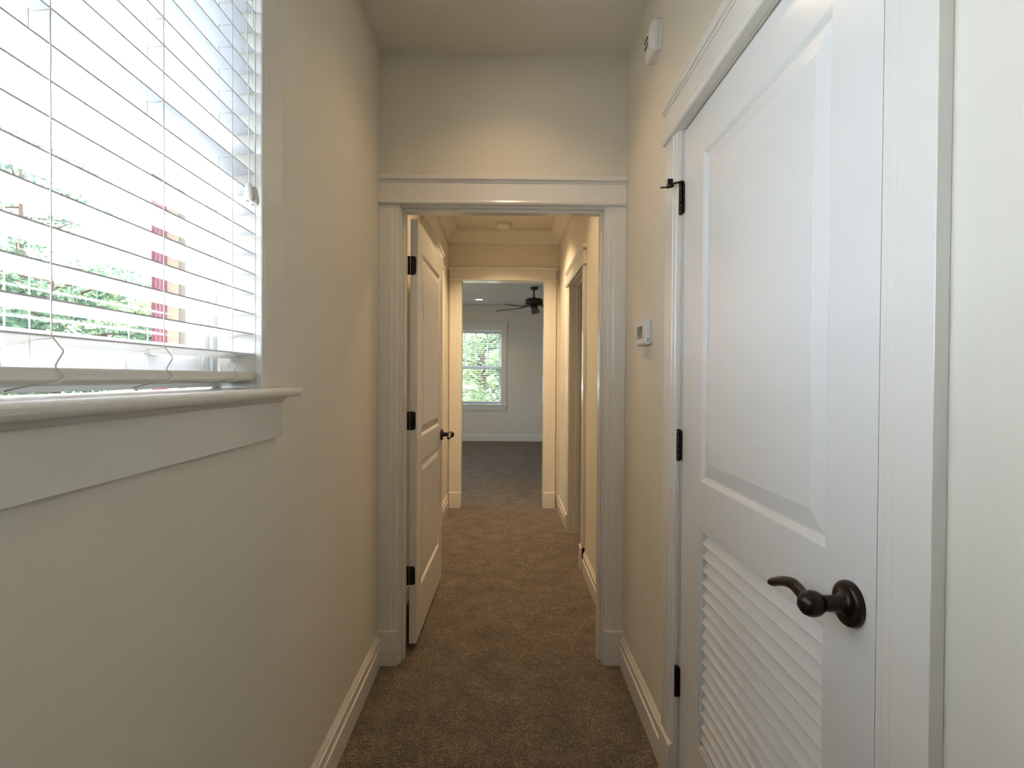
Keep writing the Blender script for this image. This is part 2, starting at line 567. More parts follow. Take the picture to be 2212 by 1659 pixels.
# closed door on left in the second hallway (behind the open slab)
t5 = opening_trim('trim_5', 'x', L, 1, 3.805, 4.775, 2.245, 0.112,
    'cream casing and header on the window-side wall behind the open door', over=0.03)

# crown mouldings
CR = [(0, 0), (0.010, 0), (0.014, -0.0), (0.085, 0.100), (0.100, 0.106), (0.100, 0.135), (0, 0.135)]
def crown(name, runs, label):
    b = MB()
    for axis, p, s, a, c in runs:
        z0 = H - 0.135
        pr = [(0, 0), (0.012, 0), (0.012, 0.014), (0.030, 0.030), (0.060, 0.075), (0.085, 0.105), (0.098, 0.112), (0.098, 0.1348), (0, 0.1348)]
        if axis == 'x': b.prism(pr, lambda u, v, t: (p + s * u, t, z0 + v), a, c)
        else: b.prism(pr, lambda u, v, t: (t, p + s * u, z0 + v), a, c)
    tag(b.obj(name, 'trim', None, 0.0005, 1), label, 'crown moulding', 'structure')
crown('trim_6', [('x', L, 1, D1B, D2), ('x', R, -1, D1B, D2), ('y', D2, -1, L, R), ('y', D1B, 1, L, R)],
      'cream crown moulding round the ceiling of the second hallway section')
crown('trim_7', [('y', BK, -1, BLX, BRX), ('x', BLX, 1, D2B, BK), ('x', BRX, -1, D2B, BK)],
      'pale crown moulding at the top of the bedroom end wall')

# ------------------------------------------------------------------ door panels
def panel_field(b, F, a0, a1, z0, z1, face, depth=0.009, st=0.013, bev=0.040):
    """raised panel: sticking in, then bevel out to a field 2 mm under the face. F(a, d, z): d>0 into the door"""
    rings = [(0.0, 0.0), (st * 0.35, depth * 0.25), (st, depth), (st + 0.004, depth), (st + bev, 0.002), (st + bev + 0.0005, 0.0014)]
    n = len(b.v)
    for ins, d in rings:
        b.v += [F(a0 + ins, d, z0 + ins), F(a1 - ins, d, z0 + ins), F(a1 - ins, d, z1 - ins), F(a0 + ins, d, z1 - ins)]
    for j in range(len(rings) - 1):
        for i in range(4):
            i2 = (i + 1) % 4
            b.face((n + 4 * j + i, n + 4 * j + i2, n + 4 * j + 4 + i2, n + 4 * j + 4 + i))
    k = n + 4 * (len(rings) - 1)
    b.face((k, k + 1, k + 2, k + 3))

def slab_with_panels(name, parent, F, a0, a1, z0, z1, th, panels, mat='door'):
    """slab front face at d=0, back at d=th; panels [(a0,a1,z0,z1,kind)] kind 'raised' or 'open'"""
    b = MB()
    us = sorted({a0, a1, *[q for p in panels for q in p[:2]]})
    zs = sorted({z0, z1, *[q for p in panels for q in p[2:4]]})
    def hole(a, z):
        for p in panels:
            if p[0] < a < p[1] and p[2] < z < p[3]: return p
        return None
    for ua, ub in zip(us, us[1:]):
        for za, zb in zip(zs, zs[1:]):
            hp = hole((ua + ub) / 2, (za + zb) / 2)
            for d in (0.0, th):
                if hp is None:
                    n = len(b.v)
                    b.v += [F(ua, d, za), F(ub, d, za), F(ub, d, zb), F(ua, d, zb)]
                    b.face((n, n + 1, n + 2, n + 3))
    def quad(p):
        n = len(b.v); b.v += p; b.face((n, n + 1, n + 2, n + 3))
    for (aa, ab, za, zb) in ((a0, a1, z0, z0), (a0, a1, z1, z1), (a0, a0, z0, z1), (a1, a1, z0, z1)):
        if za == zb: quad([F(aa, 0, za), F(ab, 0, za), F(ab, th, za), F(aa, th, za)])
        else: quad([F(aa, 0, za), F(aa, 0, zb), F(aa, th, zb), F(aa, th, za)])
    for p in panels:
        if p[4] == 'open':
            for (aa, ab, za, zb) in ((p[0], p[1], p[2], p[2]), (p[0], p[1], p[3], p[3]), (p[0], p[0], p[2], p[3]), (p[1], p[1], p[2], p[3])):
                if za == zb: quad([F(aa, 0, za), F(ab, 0, za), F(ab, th, za), F(aa, th, za)])
                else: quad([F(aa, 0, za), F(aa, 0, zb), F(aa, th, zb), F(aa, th, za)])
    o = b.obj(name, mat, parent)
    for p in panels:
        if p[4] == 'raised':
            q = MB()
            panel_field(q, F, p[0], p[1], p[2], p[3], 0)
            panel_field(q, lambda a, d, z: F(a, th - d, z), p[0], p[1], p[2], p[3], 0)
            q.obj('raised_panel', mat, o)
    return o

def lever_set(parent, pos, n, d, name='lever_handle', scale=1.0, label='dark bronze lever handle'):
    """pos on the door face, n = outward normal, d = direction the lever points"""
    P, N, T = Vector(pos), Vector(n).normalized(), Vector(d).normalized()
    Z = Vector((0, 0, 1))
    b = MB()
    b.lathe([(0.0345, 0.0), (0.0352, 0.0015), (0.0352, 0.0085), (0.0325, 0.0125), (0.028, 0.0132), (0.0172, 0.0135), (0.0165, 0.0165), (0.0138, 0.019), (0.0128, 0.024),
             (0.0124, 0.044), (0.0128, 0.047), (0.0165, 0.050), (0.0192, 0.056), (0.0202, 0.063), (0.0196, 0.069), (0.016, 0.077), (0.009, 0.082), (0.002, 0.0835)], P, N, 40)
    h = b.obj(name, 'bronze', parent)
    h['label'] = label
    c = P + N * 0.064
    path, rad = [], []
    key = [(0.0, 0.0), (0.12, 0.004), (0.25, 0.0085), (0.38, 0.0105), (0.50, 0.0085), (0.65, 0.0035), (0.80, -0.004), (0.92, -0.0105), (1.0, -0.014)]
    for i in range(22):
        t = i / 21
        for (t0, z0), (t1, z1) in zip(key, key[1:]):
            if t <= t1:
                z = z0 + (z1 - z0) * (t - t0) / (t1 - t0)
                break
        path.append(c + T * (0.008 + 0.122 * t) + Z * z)
        e_ = 1.0 if t < 0.9 else math.sqrt(max(0.06, 1 - ((t - 0.9) / 0.1) ** 2))
        rad.append(((0.0100 - 0.0024 * t) * e_, (0.0095 + 0.0025 * t) * e_))
    q = MB().tube(path, rad, 12, flat=tuple(Z))
    q.obj('lever_arm', 'bronze', h)
    return h

# ------------------------------------------------------------------ closet door (near, right)
DX = R + 0.004
d2 = empty('door_1', (DX, 1.243, 0.0))
tag(d2, 'white closet door with raised upper panel and louvered lower panel', 'door', 'structure')
FR = lambda a, d, z: (DX + d, a, z)
LV = (0.925, 1.530, 0.268, 0.884)
slab = slab_with_panels('door_slab', d2, FR, 0.800, 1.688, 0.022, 2.044, 0.035,
    [(0.928, 1.528, 1.010, 1.921, 'raised'), (*LV, 'open')])
# louver frame bead
b = MB()
bw = 0.013
prb = [(0, 0.0), (bw, 0.003), (bw, 0.012), (0, 0.012)]
b.box(DX + 0.002, DX + 0.030, LV[0], LV[0] + bw, LV[2], LV[3])
b.box(DX + 0.002, DX + 0.030, LV[1] - bw, LV[1], LV[2], LV[3])
b.box(DX + 0.002, DX + 0.030, LV[0] + bw, LV[1] - bw, LV[2], LV[2] + bw)
b.box(DX + 0.002, DX + 0.030, LV[0] + bw, LV[1] - bw, LV[3] - bw, LV[3])
b.obj('louver_frame', 'door', slab, 0.001, 1)
lm = MB()
lw, lt, tilt = 0.046, 0.0058, math.radians(34)
prof = []
for i in range(5):
    a = math.pi + math.pi * i / 4
    prof.append((lt / 2 * math.cos(a), lt / 2 * math.sin(a)))
top = [(lt / 2, lw), (-lt / 2, lw)]
pl = prof + top
def lrot(u, v, t):
    x = u * math.cos(tilt) + v * math.sin(tilt)
    z = -u * math.sin(tilt) + v * math.cos(tilt)
    return (x, t, z)
lm.prism(pl, lrot, LV[0] + bw - 0.001, LV[1] - bw + 0.001)
lme, lc = lm.data('louver_slat', 'door')
import bmesh
_b = bmesh.new(); _b.from_mesh(lme); bmesh.ops.recalc_face_normals(_b, faces=_b.faces); _b.to_mesh(lme); _b.free()
for k in range(16):
    z = 0.8385 - 0.0362 * k
    link('louver_slat', lme, lc + Vector((DX + 0.0065, 0, z)), slab)
lever_set(d2, (DX, 0.856, 0.945), (-1, 0, 0), (0, 1, 0))

def butt_hinge(parent, x, y, z, leafs, h=0.089, pin=True, label='dark bronze butt hinge'):
    b = MB()
    for k in range(5):
        z0 = z - h / 2 + k * h / 5
        b.lathe([(0.0060, 0.0002), (0.0064, 0.001), (0.0064, h / 5 - 0.001), (0.0060, h / 5 - 0.0002)], (x, y, z0), (0, 0, 1), 14)
    b.lathe([(0.0050, 0), (0.0068, 0.001), (0.0068, 0.003), (0.003, 0.005)], (x, y, z + h / 2), (0, 0, 1), 14)
    b.lathe([(0.003, -0.004), (0.0065, -0.002), (0.0065, 0)], (x, y, z - h / 2), (0, 0, 1), 14)
    o = b.obj('hinge', 'bronze', parent)
    o['label'] = label
    for lf in leafs:
        MB().box(*lf).obj('hinge_leaf', 'bronze', o, 0.0006, 1)
    return o

for z in (1.842, 1.090, 0.362):
    hz = butt_hinge(d2, 0.5345, 1.6945, z, [(0.5395, 0.5435, 1.6845, 1.690, z - 0.0445, z + 0.0445), (0.5385, 0.5425, 1.6965, 1.7005, z - 0.0445, z + 0.0445)])
    if z > 1.8:
        s = MB()
        zt = z + 0.0485
        s.lathe([(0.0085, 0), (0.0085, 0.005)], (0.5345, 1.6945, zt), (0, 0, 1), 16)
        s.tube([(0.5345, 1.6945, zt + 0.0025), (0.520, 1.699, zt + 0.002), (0.508, 1.702, zt - 0.003)], [(0.0024, 0.006), (0.0024, 0.005), (0.003, 0.004)], 8, flat=(0, 0, 1))
        s.tube([(0.513, 1.700, zt - 0.004), (0.494, 1.704, zt - 0.008)], 0.0070, 12)
        s.tube([(0.505, 1.703, zt - 0.010), (0.475, 1.708, zt - 0.010)], 0.0026, 10)
        s.box(0.496, 0.511, 1.698, 1.708, zt - 0.002, zt + 0.014)
        st = s.obj('hinge_pin_stop', 'bronze', hz)
        st['label'] = 'black hinge-pin door stop'

# ------------------------------------------------------------------ open door (left, past first doorway)
hx, hy = -0.446, 2.622
ang = math.radians(1.15)
TX = Vector((math.sin(ang), math.cos(ang), 0))       # along the slab from hinge to latch
NX = Vector((math.cos(ang), -math.sin(ang), 0))      # slab face normal towards the hall
ORG = Vector((hx + 0.034, hy + 0.003, 0))
FD = lambda a, d, z: tuple(ORG + TX * a - NX * d + Vector((0, 0, z)))
dd = empty('door_2', (ORG.x, ORG.y + 0.45, 0.0))
tag(dd, 'cream two-panel door standing open against the window side of the hallway', 'door', 'structure')
sl = slab_with_panels('door_slab', dd, FD, 0.0, 0.898, 0.030, 2.036, 0.034,
    [(0.128, 0.770, 1.000, 1.905, 'raised'), (0.128, 0.770, 0.262, 0.876, 'raised')])
lever_set(dd, FD(0.838, 0, 0.937), NX, -TX)
for z in (1.818, 1.0875, 0.354):
    b = MB()
    r = 0.012
    pts = []
    x0, x1 = hx + 0.001, hx + 0.0275
    pts += [(x0, z - 0.0435), (x1 - r, z - 0.0435)]
    for i in range(6):
        a = -math.pi / 2 + math.pi / 2 * i / 5
        pts.append((x1 - r + r * math.cos(a), z - 0.0435 + r + r * math.sin(a)))
    for i in range(6):
        a = math.pi / 2 * i / 5
        pts.append((x1 - r + r * math.cos(a), z + 0.0435 - r + r * math.sin(a)))
    pts += [(x0, z + 0.0435)]
    b.prism(pts, lambda u, v, t: (u, t, v), hy - 0.0005, hy + 0.0034)
    h = b.obj('hinge', 'bronze', dd)
    h['label'] = 'black butt hinge leaf on the door edge'
    q = MB()
    q.lathe([(0.0055, 0), (0.0062, 0.001), (0.0062, 0.086), (0.0055, 0.087)], (hx - 0.0065, hy + 0.001, z - 0.0435), (0, 0, 1), 14)
    q.box(-0.4632, -0.4612, D1B - 0.032, D1B + 0.001, z - 0.0435, z + 0.0435)
    q.obj('hinge_knuckle', 'bronze', h)

# closed door behind the open slab (left wall)
dc = empty('door_3', (L, 4.29, 0))
tag(dc, 'closed cream door on the window-side wall behind the open door', 'door', 'structure')
slab_with_panels('door_slab', dc, lambda a, d, z: (L + 0.006 - d, a, z), 3.807, 4.773, 0.02, 2.243, 0.012, [(3.94, 4.64, 1.0, 2.1, 'raised')])

# ------------------------------------------------------------------ near window (left)
JY0, JY1 = -0.600, 1.268  # widened beyond the view to brighten the near wall
ST_Z = 1.267
w1 = empty('window_1', (L, (JY0 + JY1) / 2, 1.24))
tag(w1, 'white framed hallway window with rounded sill and flat apron below', 'window', 'structure')
JT = 2.240
box('jamb_side', 'trim', w1, -0.652, L, JY1, 1.290, 1.243, JT + 0.022, 0.001)
box('jamb_side', 'trim', w1, -0.652, L, -0.619, JY0, 1.243, JT + 0.022, 0.001)
box('jamb_head', 'trim', w1, -0.652, L, JY0, JY1, JT, JT + 0.022, 0.001)
# casing legs (0.014 thick), header
for outer, inner, s in ((1.3845, 1.2682, -1), (-0.716, -0.603, 1)):
    pr = [(0, 0), (0, 0.0145), (abs(outer - inner) - 0.021, 0.0145), (abs(outer - inner) - 0.019, 0.0125), (abs(outer - inner) - 0.016, 0.0145), (abs(outer - inner) - 0.002, 0.0145), (abs(outer - inner), 0.012), (abs(outer - inner), 0)]
    MB().prism(pr, lambda u, v, z: (L + v, outer + s * u, z), ST_Z, JT + 0.002).obj('casing_leg', 'trim', w1, 0.0008, 1)
box('header_board', 'trim', w1, L, L + 0.020, -0.729, 1.398, JT + 0.002, JT + 0.115, 0.001)
box('header_cap', 'trim', w1, L, L + 0.042, -0.749, 1.418, JT + 0.115, JT + 0.140, 0.002)
# stool with rounded nose and cove below
nose = [(-0.655, ST_Z), (-0.524, ST_Z)]
for i in range(1, 10):
    a = math.pi / 2 - math.pi * i / 10
    nose.append((-0.524 + 0.0115 * math.cos(a), ST_Z - 0.0115 + 0.0115 * math.sin(a)))
nose += [(-0.524, ST_Z - 0.023), (-0.540, ST_Z - 0.023), (-0.655, ST_Z - 0.023)]
b = MB()
b.prism([p for p in nose if p[0] > -0.5651] + [(-0.565, ST_Z - 0.023), (-0.565, ST_Z)], lambda u, v, t: (u, t, v), -0.749, 1.416)
b.prism([(-0.655, ST_Z - 0.023), (-0.565, ST_Z - 0.023), (-0.565, ST_Z), (-0.655, ST_Z)], lambda u, v, t: (u, t, v), -0.617, 1.288)
b.obj('stool', 'trim', w1, 0.001, 2)
b = MB()
b.prism([(-0.565, ST_Z - 0.023), (-0.533, ST_Z - 0.023), (-0.541, ST_Z - 0.026), (-0.546, ST_Z - 0.033), (-0.5505, ST_Z - 0.036), (-0.5505, 1.146), (-0.565, 1.146)], lambda u, v, t: (u, t, v), -0.716, 1.384)
b.obj('apron', 'trim', w1, 0.001, 1)
# vinyl frame and sashes
XS0, XS1 = -0.690, -0.652
b = MB()
b.box(-0.700, -0.652, 1.248, 1.290, 1.244, 2.262)
b.box(-0.700, -0.652, -0.619, -0.580, 1.244, 2.262)
b.box(-0.700, -0.652, 0.284, 0.384, 1.244, 2.262)
b.box(-0.700, -0.652, -0.580, 0.284, 2.228, 2.262)
b.box(-0.700, -0.652, 0.384, 1.248, 2.228, 2.262)
b.box(-0.712, -0.640, -0.580, 0.284, 1.270, 1.300)
b.box(-0.712, -0.640, 0.384, 1.248, 1.270, 1.300)
b.obj('vinyl_frame', 'vinyl', w1, 0.0015, 1)
def sash(z0, z1, x0, x1, bot, y0=0.386, y1=1.246):
    b = MB()
    b.box(x0, x1, y0, y0 + 0.042, z0, z1); b.box(x0, x1, y1 - 0.042, y1, z0, z1)
    b.box(x0, x1, y0 + 0.042, y1 - 0.042, z0, z0 + bot); b.box(x0, x1, y0 + 0.042, y1 - 0.042, z1 - 0.036, z1)
    o = b.obj('sash', 'vinyl', w1, 0.0015, 1)
    box('glass_pane', 'glass', o, (x0 + x1) / 2 - 0.002, (x0 + x1) / 2 + 0.002, y0 + 0.042, y1 - 0.042, z0 + bot, z1 - 0.036)
    return o
s1 = sash(1.300, 1.782, -0.686, -0.658, 0.058)
sash(1.747, 2.228, -0.698, -0.6865, 0.036)
sash(1.300, 1.782, -0.686, -0.658, 0.058, -0.578, 0.282)
sash(1.747, 2.228, -0.698, -0.6865, 0.036, -0.578, 0.282)
b = MB()
for i in range(9):
    pass
lift = []
for i in range(13):
    a = math.pi * i / 12
    lift.append((1.045 + 0.034 * math.cos(a), 1.352 - 0.021 * math.sin(a)))
b.prism(lift, lambda u, v, t: (t, u, v), -0.6585, -0.650)
lf = b.obj('sash_lift', 'vinyl', s1, 0.002, 2)
# exterior jamb bands, outside of the glass
for nm, mt, x0, x1, y in (('exterior_frame', 'paleblue', -0.7115, -0.7005, 1.262), ('exterior_shadow_strip', 'purple', -0.7155, -0.7115, 1.272),
                          ('exterior_bead', 'white', -0.7185, -0.7155, 1.262), ('exterior_board', 'dktan', -0.735, -0.7185, 1.266),
                          ('exterior_board', 'tan', -0.762, -0.735, 1.264), ('exterior_casing', 'burgundy', -0.795, -0.762, 1.262)):
    box(nm, mt, w1, x0, x1, y, 1.2895 if x0 > -0.7651 else 1.38, 1.24, 2.264)
box('exterior_sill', 'white', w1, -0.82, -0.700, -0.66, 1.34, 1.20, 1.2435)

# ------------------------------------------------------------------ near blind
bl = empty('window_blind', (-0.592, (JY0 + JY1) / 2, ST_Z + 0.01))
tag(bl, 'white two-inch horizontal blind hanging in the near hallway window', 'window blind')
SY0, SY1 = -0.597, 1.2672
SXF, SXB = -0.5675, -0.6235
b = MB()
pts_t, pts_b = [], []
for i in range(7):
    t = i / 6
    x = SXF + (SXB - SXF) * t
    z = -0.0085 * t + 0.0022 * math.sin(math.pi * t)
    pts_t.append((x, z + 0.0014)); pts_b.append((x, z - 0.0014))
b.prism(pts_t + pts_b[::-1], lambda u, v, t: (u, t, v), SY0, SY1)
bme, bc = b.data('slat', 'blind')
_b = bmesh.new(); _b.from_mesh(bme); bmesh.ops.recalc_face_normals(_b, faces=_b.faces); _b.to_mesh(bme); _b.free()
NSL, PIT, SZ0 = 18, 0.0453, 1.3435
for k in range(NSL):
    link('slat', bme, bc + Vector((0, 0, SZ0 + PIT * k)), bl)
# bottom rail
b = MB()
rl = [(-0.566, 1.3035), (-0.5655, 1.300), (-0.5665, 1.294), (-0.5665, 1.288), (-0.572, 1.284), (-0.616, 1.279), (-0.621, 1.283), (-0.621, 1.298), (-0.618, 1.301)]
b.prism(rl, lambda u, v, t: (u, t, v), SY0, SY1)
rail = b.obj('bottom_rail', 'tassel', bl, 0.001, 2)
# valance and head rail
vl = MB().prism([(-0.562, 2.172), (-0.558, 2.176), (-0.558, 2.230), (-0.562, 2.236), (-0.570, 2.236), (-0.570, 2.172)], lambda u, v, t: (u, t, v), SY0 - 0.002, SY1).obj('valance', 'blind', bl, 0.001, 1)
box('head_rail', 'blind', bl, -0.622, -0.574, SY0, SY1, 2.150, 2.236, 0.002)
# ladders and lift cords
for Y in (-0.447, -0.217, 0.013, 0.243, 0.473, 0.7022, 0.9318, 1.163):
    ztop = 2.152
    p = []
    z = ztop
    while z > SZ0 + 0.001:
        p.append((SXF + 0.0012, Y + 0.0004 * math.sin(z * 90), z)); z -= 0.02
    wob = 0.016 if Y < 0.8 else 0.02
    sgn = 1
    tail = [p[-1], (SXF + 0.0015, Y, SZ0), (SXF + 0.003, Y + wob * 0.55 * sgn, SZ0 - 0.011), (SXF + 0.003, Y + wob * sgn, SZ0 - 0.019), (SXF + 0.002, Y + wob * 0.6 * sgn, SZ0 - 0.030), (SXF + 0.003, Y + 0.004, SZ0 - 0.039),
          (SXF + 0.0045, Y + wob * 0.8, SZ0 - 0.046), (SXF + 0.0045, Y + wob * 0.9, SZ0 - 0.053), (SXF + 0.002, Y + 0.006, SZ0 - 0.0585), (-0.585, Y - 0.02, SZ0 - 0.064), (-0.594, Y - 0.035, SZ0 - 0.069)]
    p += smooth_path(tail)[1:]
    MB().tube(p, 0.00105, 6).obj('ladder_cord', 'cord', bl)
    p = []
    z = ztop
    while z > SZ0 + 0.001:
        p.append((SXB - 0.001, Y, z - 0.010)); z -= 0.03
    p += [(SXB - 0.002, Y, SZ0 - 0.010), (SXB - 0.003, Y - 0.006, SZ0 - 0.022), (SXB - 0.002, Y - 0.004, SZ0 - 0.042)]
    MB().tube(p, 0.0010, 6).obj('ladder_cord', 'cord', bl)
    MB().tube([(-0.5935, Y, ztop), (-0.5935, Y, 1.296)], 0.0009, 6).obj('lift_cord', 'cord', bl)
    b = MB()
    for k in range(NSL):
        zz = SZ0 + PIT * k - 0.0026
        b.tube([(SXF + 0.001, Y, zz - 0.0005), (SXF - 0.02, Y, zz - 0.003), (SXB + 0.02, Y, zz - 0.0065), (SXB - 0.001, Y, zz - 0.0103)], 0.0006, 5)
    r = b.obj('ladder_rungs', 'cord', bl)
    r['kind'] = 'stuff'
MB().lathe([(0.003, 0.0), (0.0065, 0.002), (0.007, 0.018), (0.004, 0.024)], (-0.549, 1.203, 2.098), (0, 0, 1), 16).obj('cord_joiner', 'plate', bl)
# pull cords and tassels
for (x, y, zt, zb, dy) in ((-0.5445, 1.1905, 1.7045, 1.6655, -0.004), (-0.5415, 1.208, 1.7015, 1.6625, 0.010)):
    p = []
    for i in range(25):
        t = i / 24
        p.append((x - 0.012 * (1 - t) ** 3, y + dy * math.sin(math.pi * t) * 0.5 + (0.012 if dy > 0 else 0.006) * (1 - t) * 0.5, 2.158 + (zt - 0.002 - 2.158) * t))
    c1 = MB().tube(p, 0.0011, 6).obj('pull_cord', 'cord', bl)
    h = zt - zb
    b = MB()
    b.lathe([(0.0022, h), (0.0052, h - 0.002), (0.0078, h * 0.72), (0.0098, h * 0.42), (0.0101, h * 0.25), (0.0090, 0.003), (0.0072, 0.0), (0.0045, 0.0005), (0.0042, 0.004)], (x, y, zb), (0.0, 0.0, 1), 24)
    ts = b.obj('tassel', 'tassel', bl)
    ts['label'] = 'cream barrel-shaped cord tassel'

# ------------------------------------------------------------------ bedroom window
w2 = empty('window_2', (-0.565, BK, 0.7))
tag(w2, 'white double-hung bedroom window with flat casing at the end of the view', 'window', 'structure')
WX0, WX1 = -1.062, -0.070
box('jamb_side', 'trim', w2, WX1, WX1 + 0.022, BK, BK + 0.09, 0.745, 2.252)
box('jamb_side', 'trim', w2, WX0 - 0.022, WX0, BK, BK + 0.09, 0.745, 2.252)
box('jamb_head', 'trim', w2, WX0, WX1, BK, BK + 0.09, 2.236, 2.254)
for a0, a1 in ((WX1 + 0.004, 0.038), (-1.170, WX0 - 0.004)):
    box('casing_leg', 'trim', w2, a0, a1, BK - 0.019, BK, 0.745, 2.242, 0.001)
box('header_board', 'trim', w2, -1.182, 0.050, BK - 0.024, BK, 2.242, 2.358, 0.001)
box('header_cap', 'trim', w2, -1.198, 0.066, BK - 0.044, BK, 2.358, 2.382, 0.002)
box('stool', 'trim', w2, -1.198, 0.066, BK - 0.050, BK + 0.09, 0.725, 0.747, 0.003)
box('apron', 'trim', w2, -1.170, 0.038, BK - 0.019, BK, 0.632, 0.725, 0.001)
def sash2(z0, z1, y0, mun):
    b = MB()
    for a0, a1 in ((WX0, WX0 + 0.052), (WX1 - 0.052, WX1)):
        b.box(a0, a1, y0, y0 + 0.03, z0, z1)
    b.box(WX0 + 0.052, WX1 - 0.052, y0, y0 + 0.03, z0, z0 + 0.055); b.box(WX0 + 0.052, WX1 - 0.052, y0, y0 + 0.03, z1 - 0.045, z1)
    o = b.obj('sash', 'vinyl', w2)
    box('glass_pane', 'glass', o, WX0 + 0.052, WX1 - 0.052, y0 + 0.012, y0 + 0.016, z0 + 0.055, z1 - 0.045)
    if mun:
        for x in (-0.356, -0.587, -0.818):
            box('muntin', 'vinyl', o, x - 0.011, x + 0.011, y0 + 0.004, y0 + 0.024, z0 + 0.055, z1 - 0.045)
    return o
sash2(0.750, 1.500, BK + 0.062, False)
sash2(1.470, 2.236, BK + 0.095, True)
for x in (-0.155, -0.93):
    box('sash_latch', 'slot', w2, x - 0.012, x + 0.012, BK + 0.045, BK + 0.062, 1.425, 1.450)

bl2 = empty('window_blind', (-0.565, BK + 0.03, 0.76))
tag(bl2, 'white horizontal blind lowered over the bedroom window at the end of the view', 'window blind')
b = MB()
b.prism([(BK + 0.004, 0.0), (BK + 0.030, 0.0035), (BK + 0.054, -0.002), (BK + 0.054, -0.0045), (BK + 0.030, 0.0010), (BK + 0.004, -0.0025)], lambda u, v, t: (t, u, v), WX0 + 0.006, WX1 - 0.006)
me2, c2 = b.data('slat', 'blind')
_b = bmesh.new(); _b.from_mesh(me2); bmesh.ops.recalc_face_normals(_b, faces=_b.faces); _b.to_mesh(me2); _b.free()
k = 0
z = 0.838
while z < 2.165:
    link('slat', me2, c2 + Vector((0, 0, z)), bl2)
    z += 0.0425
box('bottom_rail', 'blind', bl2, WX0 + 0.006, WX1 - 0.006, BK + 0.004, BK + 0.054, 0.786, 0.806, 0.002)
b = MB()
b.prism([(WX0 + 0.002, 2.184), (WX1 - 0.003, 2.168), (WX1 - 0.003, 2.226), (WX0 + 0.002, 2.2355)], lambda u, v, t: (u, t, v), BK - 0.012, BK - 0.004)
b.box(WX1 - 0.009, WX1 - 0.003, BK - 0.004, BK + 0.03, 2.170, 2.226)
va = b.obj('valance', 'blind', bl2, 0.001, 1)
for x in (-0.18, -0.56, -0.95):
    MB().tube([(x, BK + 0.002, 2.17), (x, BK + 0.002, 0.79)], 0.0012, 5).obj('ladder_cord', 'cord', bl2)
MB().tube([(-0.118, BK - 0.006, 2.17), (-0.118, BK - 0.006, 2.085)], 0.0012, 5).obj('pull_cord', 'cord', bl2)
MB().lathe([(0.004, 0.03), (0.008, 0.012), (0.007, 0)], (-0.118, BK - 0.006, 2.058), (0, 0, 1), 12).obj('tassel', 'slot', bl2)

# unseen side window, added to light the bedroom
w3 = empty('window_added', (BLX, 6.7, 0.75))
tag(w3, 'unseen bedroom side window added to brighten the room', 'window', 'structure')
b = MB()
for y0, y1 in ((5.95, 6.02), (7.01, 7.09), (8.08, 8.15)):
    b.box(BLX - 0.1, BLX - 0.03, y0, y1, 0.45, 2.35)
b.box(BLX - 0.1, BLX - 0.03, 6.02, 8.08, 0.45, 0.52); b.box(BLX - 0.1, BLX - 0.03, 6.02, 8.08, 2.28, 2.35); b.box(BLX - 0.1, BLX - 0.03, 6.02, 8.08, 1.38, 1.42)
b.obj('sash', 'vinyl', w3)
box('glass_pane', 'glass', w3, BLX - 0.068, BLX - 0.064, 6.02, 8.08, 0.52, 2.28)

# ------------------------------------------------------------------ wall devices
# thermostat
th = empty('thermostat', (R, 2.108, 1.466))
tag(th, 'small white digital thermostat mounted on the wall between the doorway and closet', 'thermostat')
Y0, Y1, Z0, Z1 = 2.036, 2.180, 1.419, 1.514
box('back_plate', 'plastic', th, R - 0.006, R, Y0 + 0.004, Y1 - 0.004, Z0 + 0.004, Z1 - 0.004, 0.002)
MB().prism([(R - 0.006, Z0), (R - 0.019, Z0), (R - 0.024, Z0 + 0.006), (R - 0.024, Z1 - 0.006), (R - 0.020, Z1), (R - 0.006, Z1)], lambda u, v, t: (u, t, v), Y0, Y1).obj('housing', 'plastic', th, 0.002, 2)
scn = box('screen', 'lcd', th, R - 0.0247, R - 0.0238, 2.082, 2.162, Z0 + 0.026, Z1 - 0.022)
b = MB()
for (ya, yb, za, zb) in ((2.135, 2.152, 0.060, 0.064), (2.105, 2.128, 0.050, 0.053), (2.135, 2.150, 0.044, 0.047), (2.092, 2.122, 0.037, 0.040), (2.128, 2.152, 0.030, 0.036), (2.094, 2.112, 0.030, 0.033)):
    b.box(R - 0.0251, R - 0.0247, ya, yb, Z0 + za, Z0 + zb)
sg = b.obj('screen_readout', 'lcdseg', scn); sg['kind'] = 'stuff'
for zz in (0.070, 0.056, 0.050, 0.036):
    box('button', 'plate', th, R - 0.0256, R - 0.0238, 2.056, 2.066, Z0 + zz - 0.003, Z0 + zz + 0.003, 0.0006)
b = MB()
for i in range(3):
    for j in range(2):
        b.box(R - 0.0175 + j * 0.004, R - 0.0150 + j * 0.004, Y0 - 0.0004, Y0 + 0.001, Z0 + 0.012 + i * 0.004, Z0 + 0.0145 + i * 0.004)
v = b.obj('vent_slots', 'slot', th); v['kind'] = 'stuff'
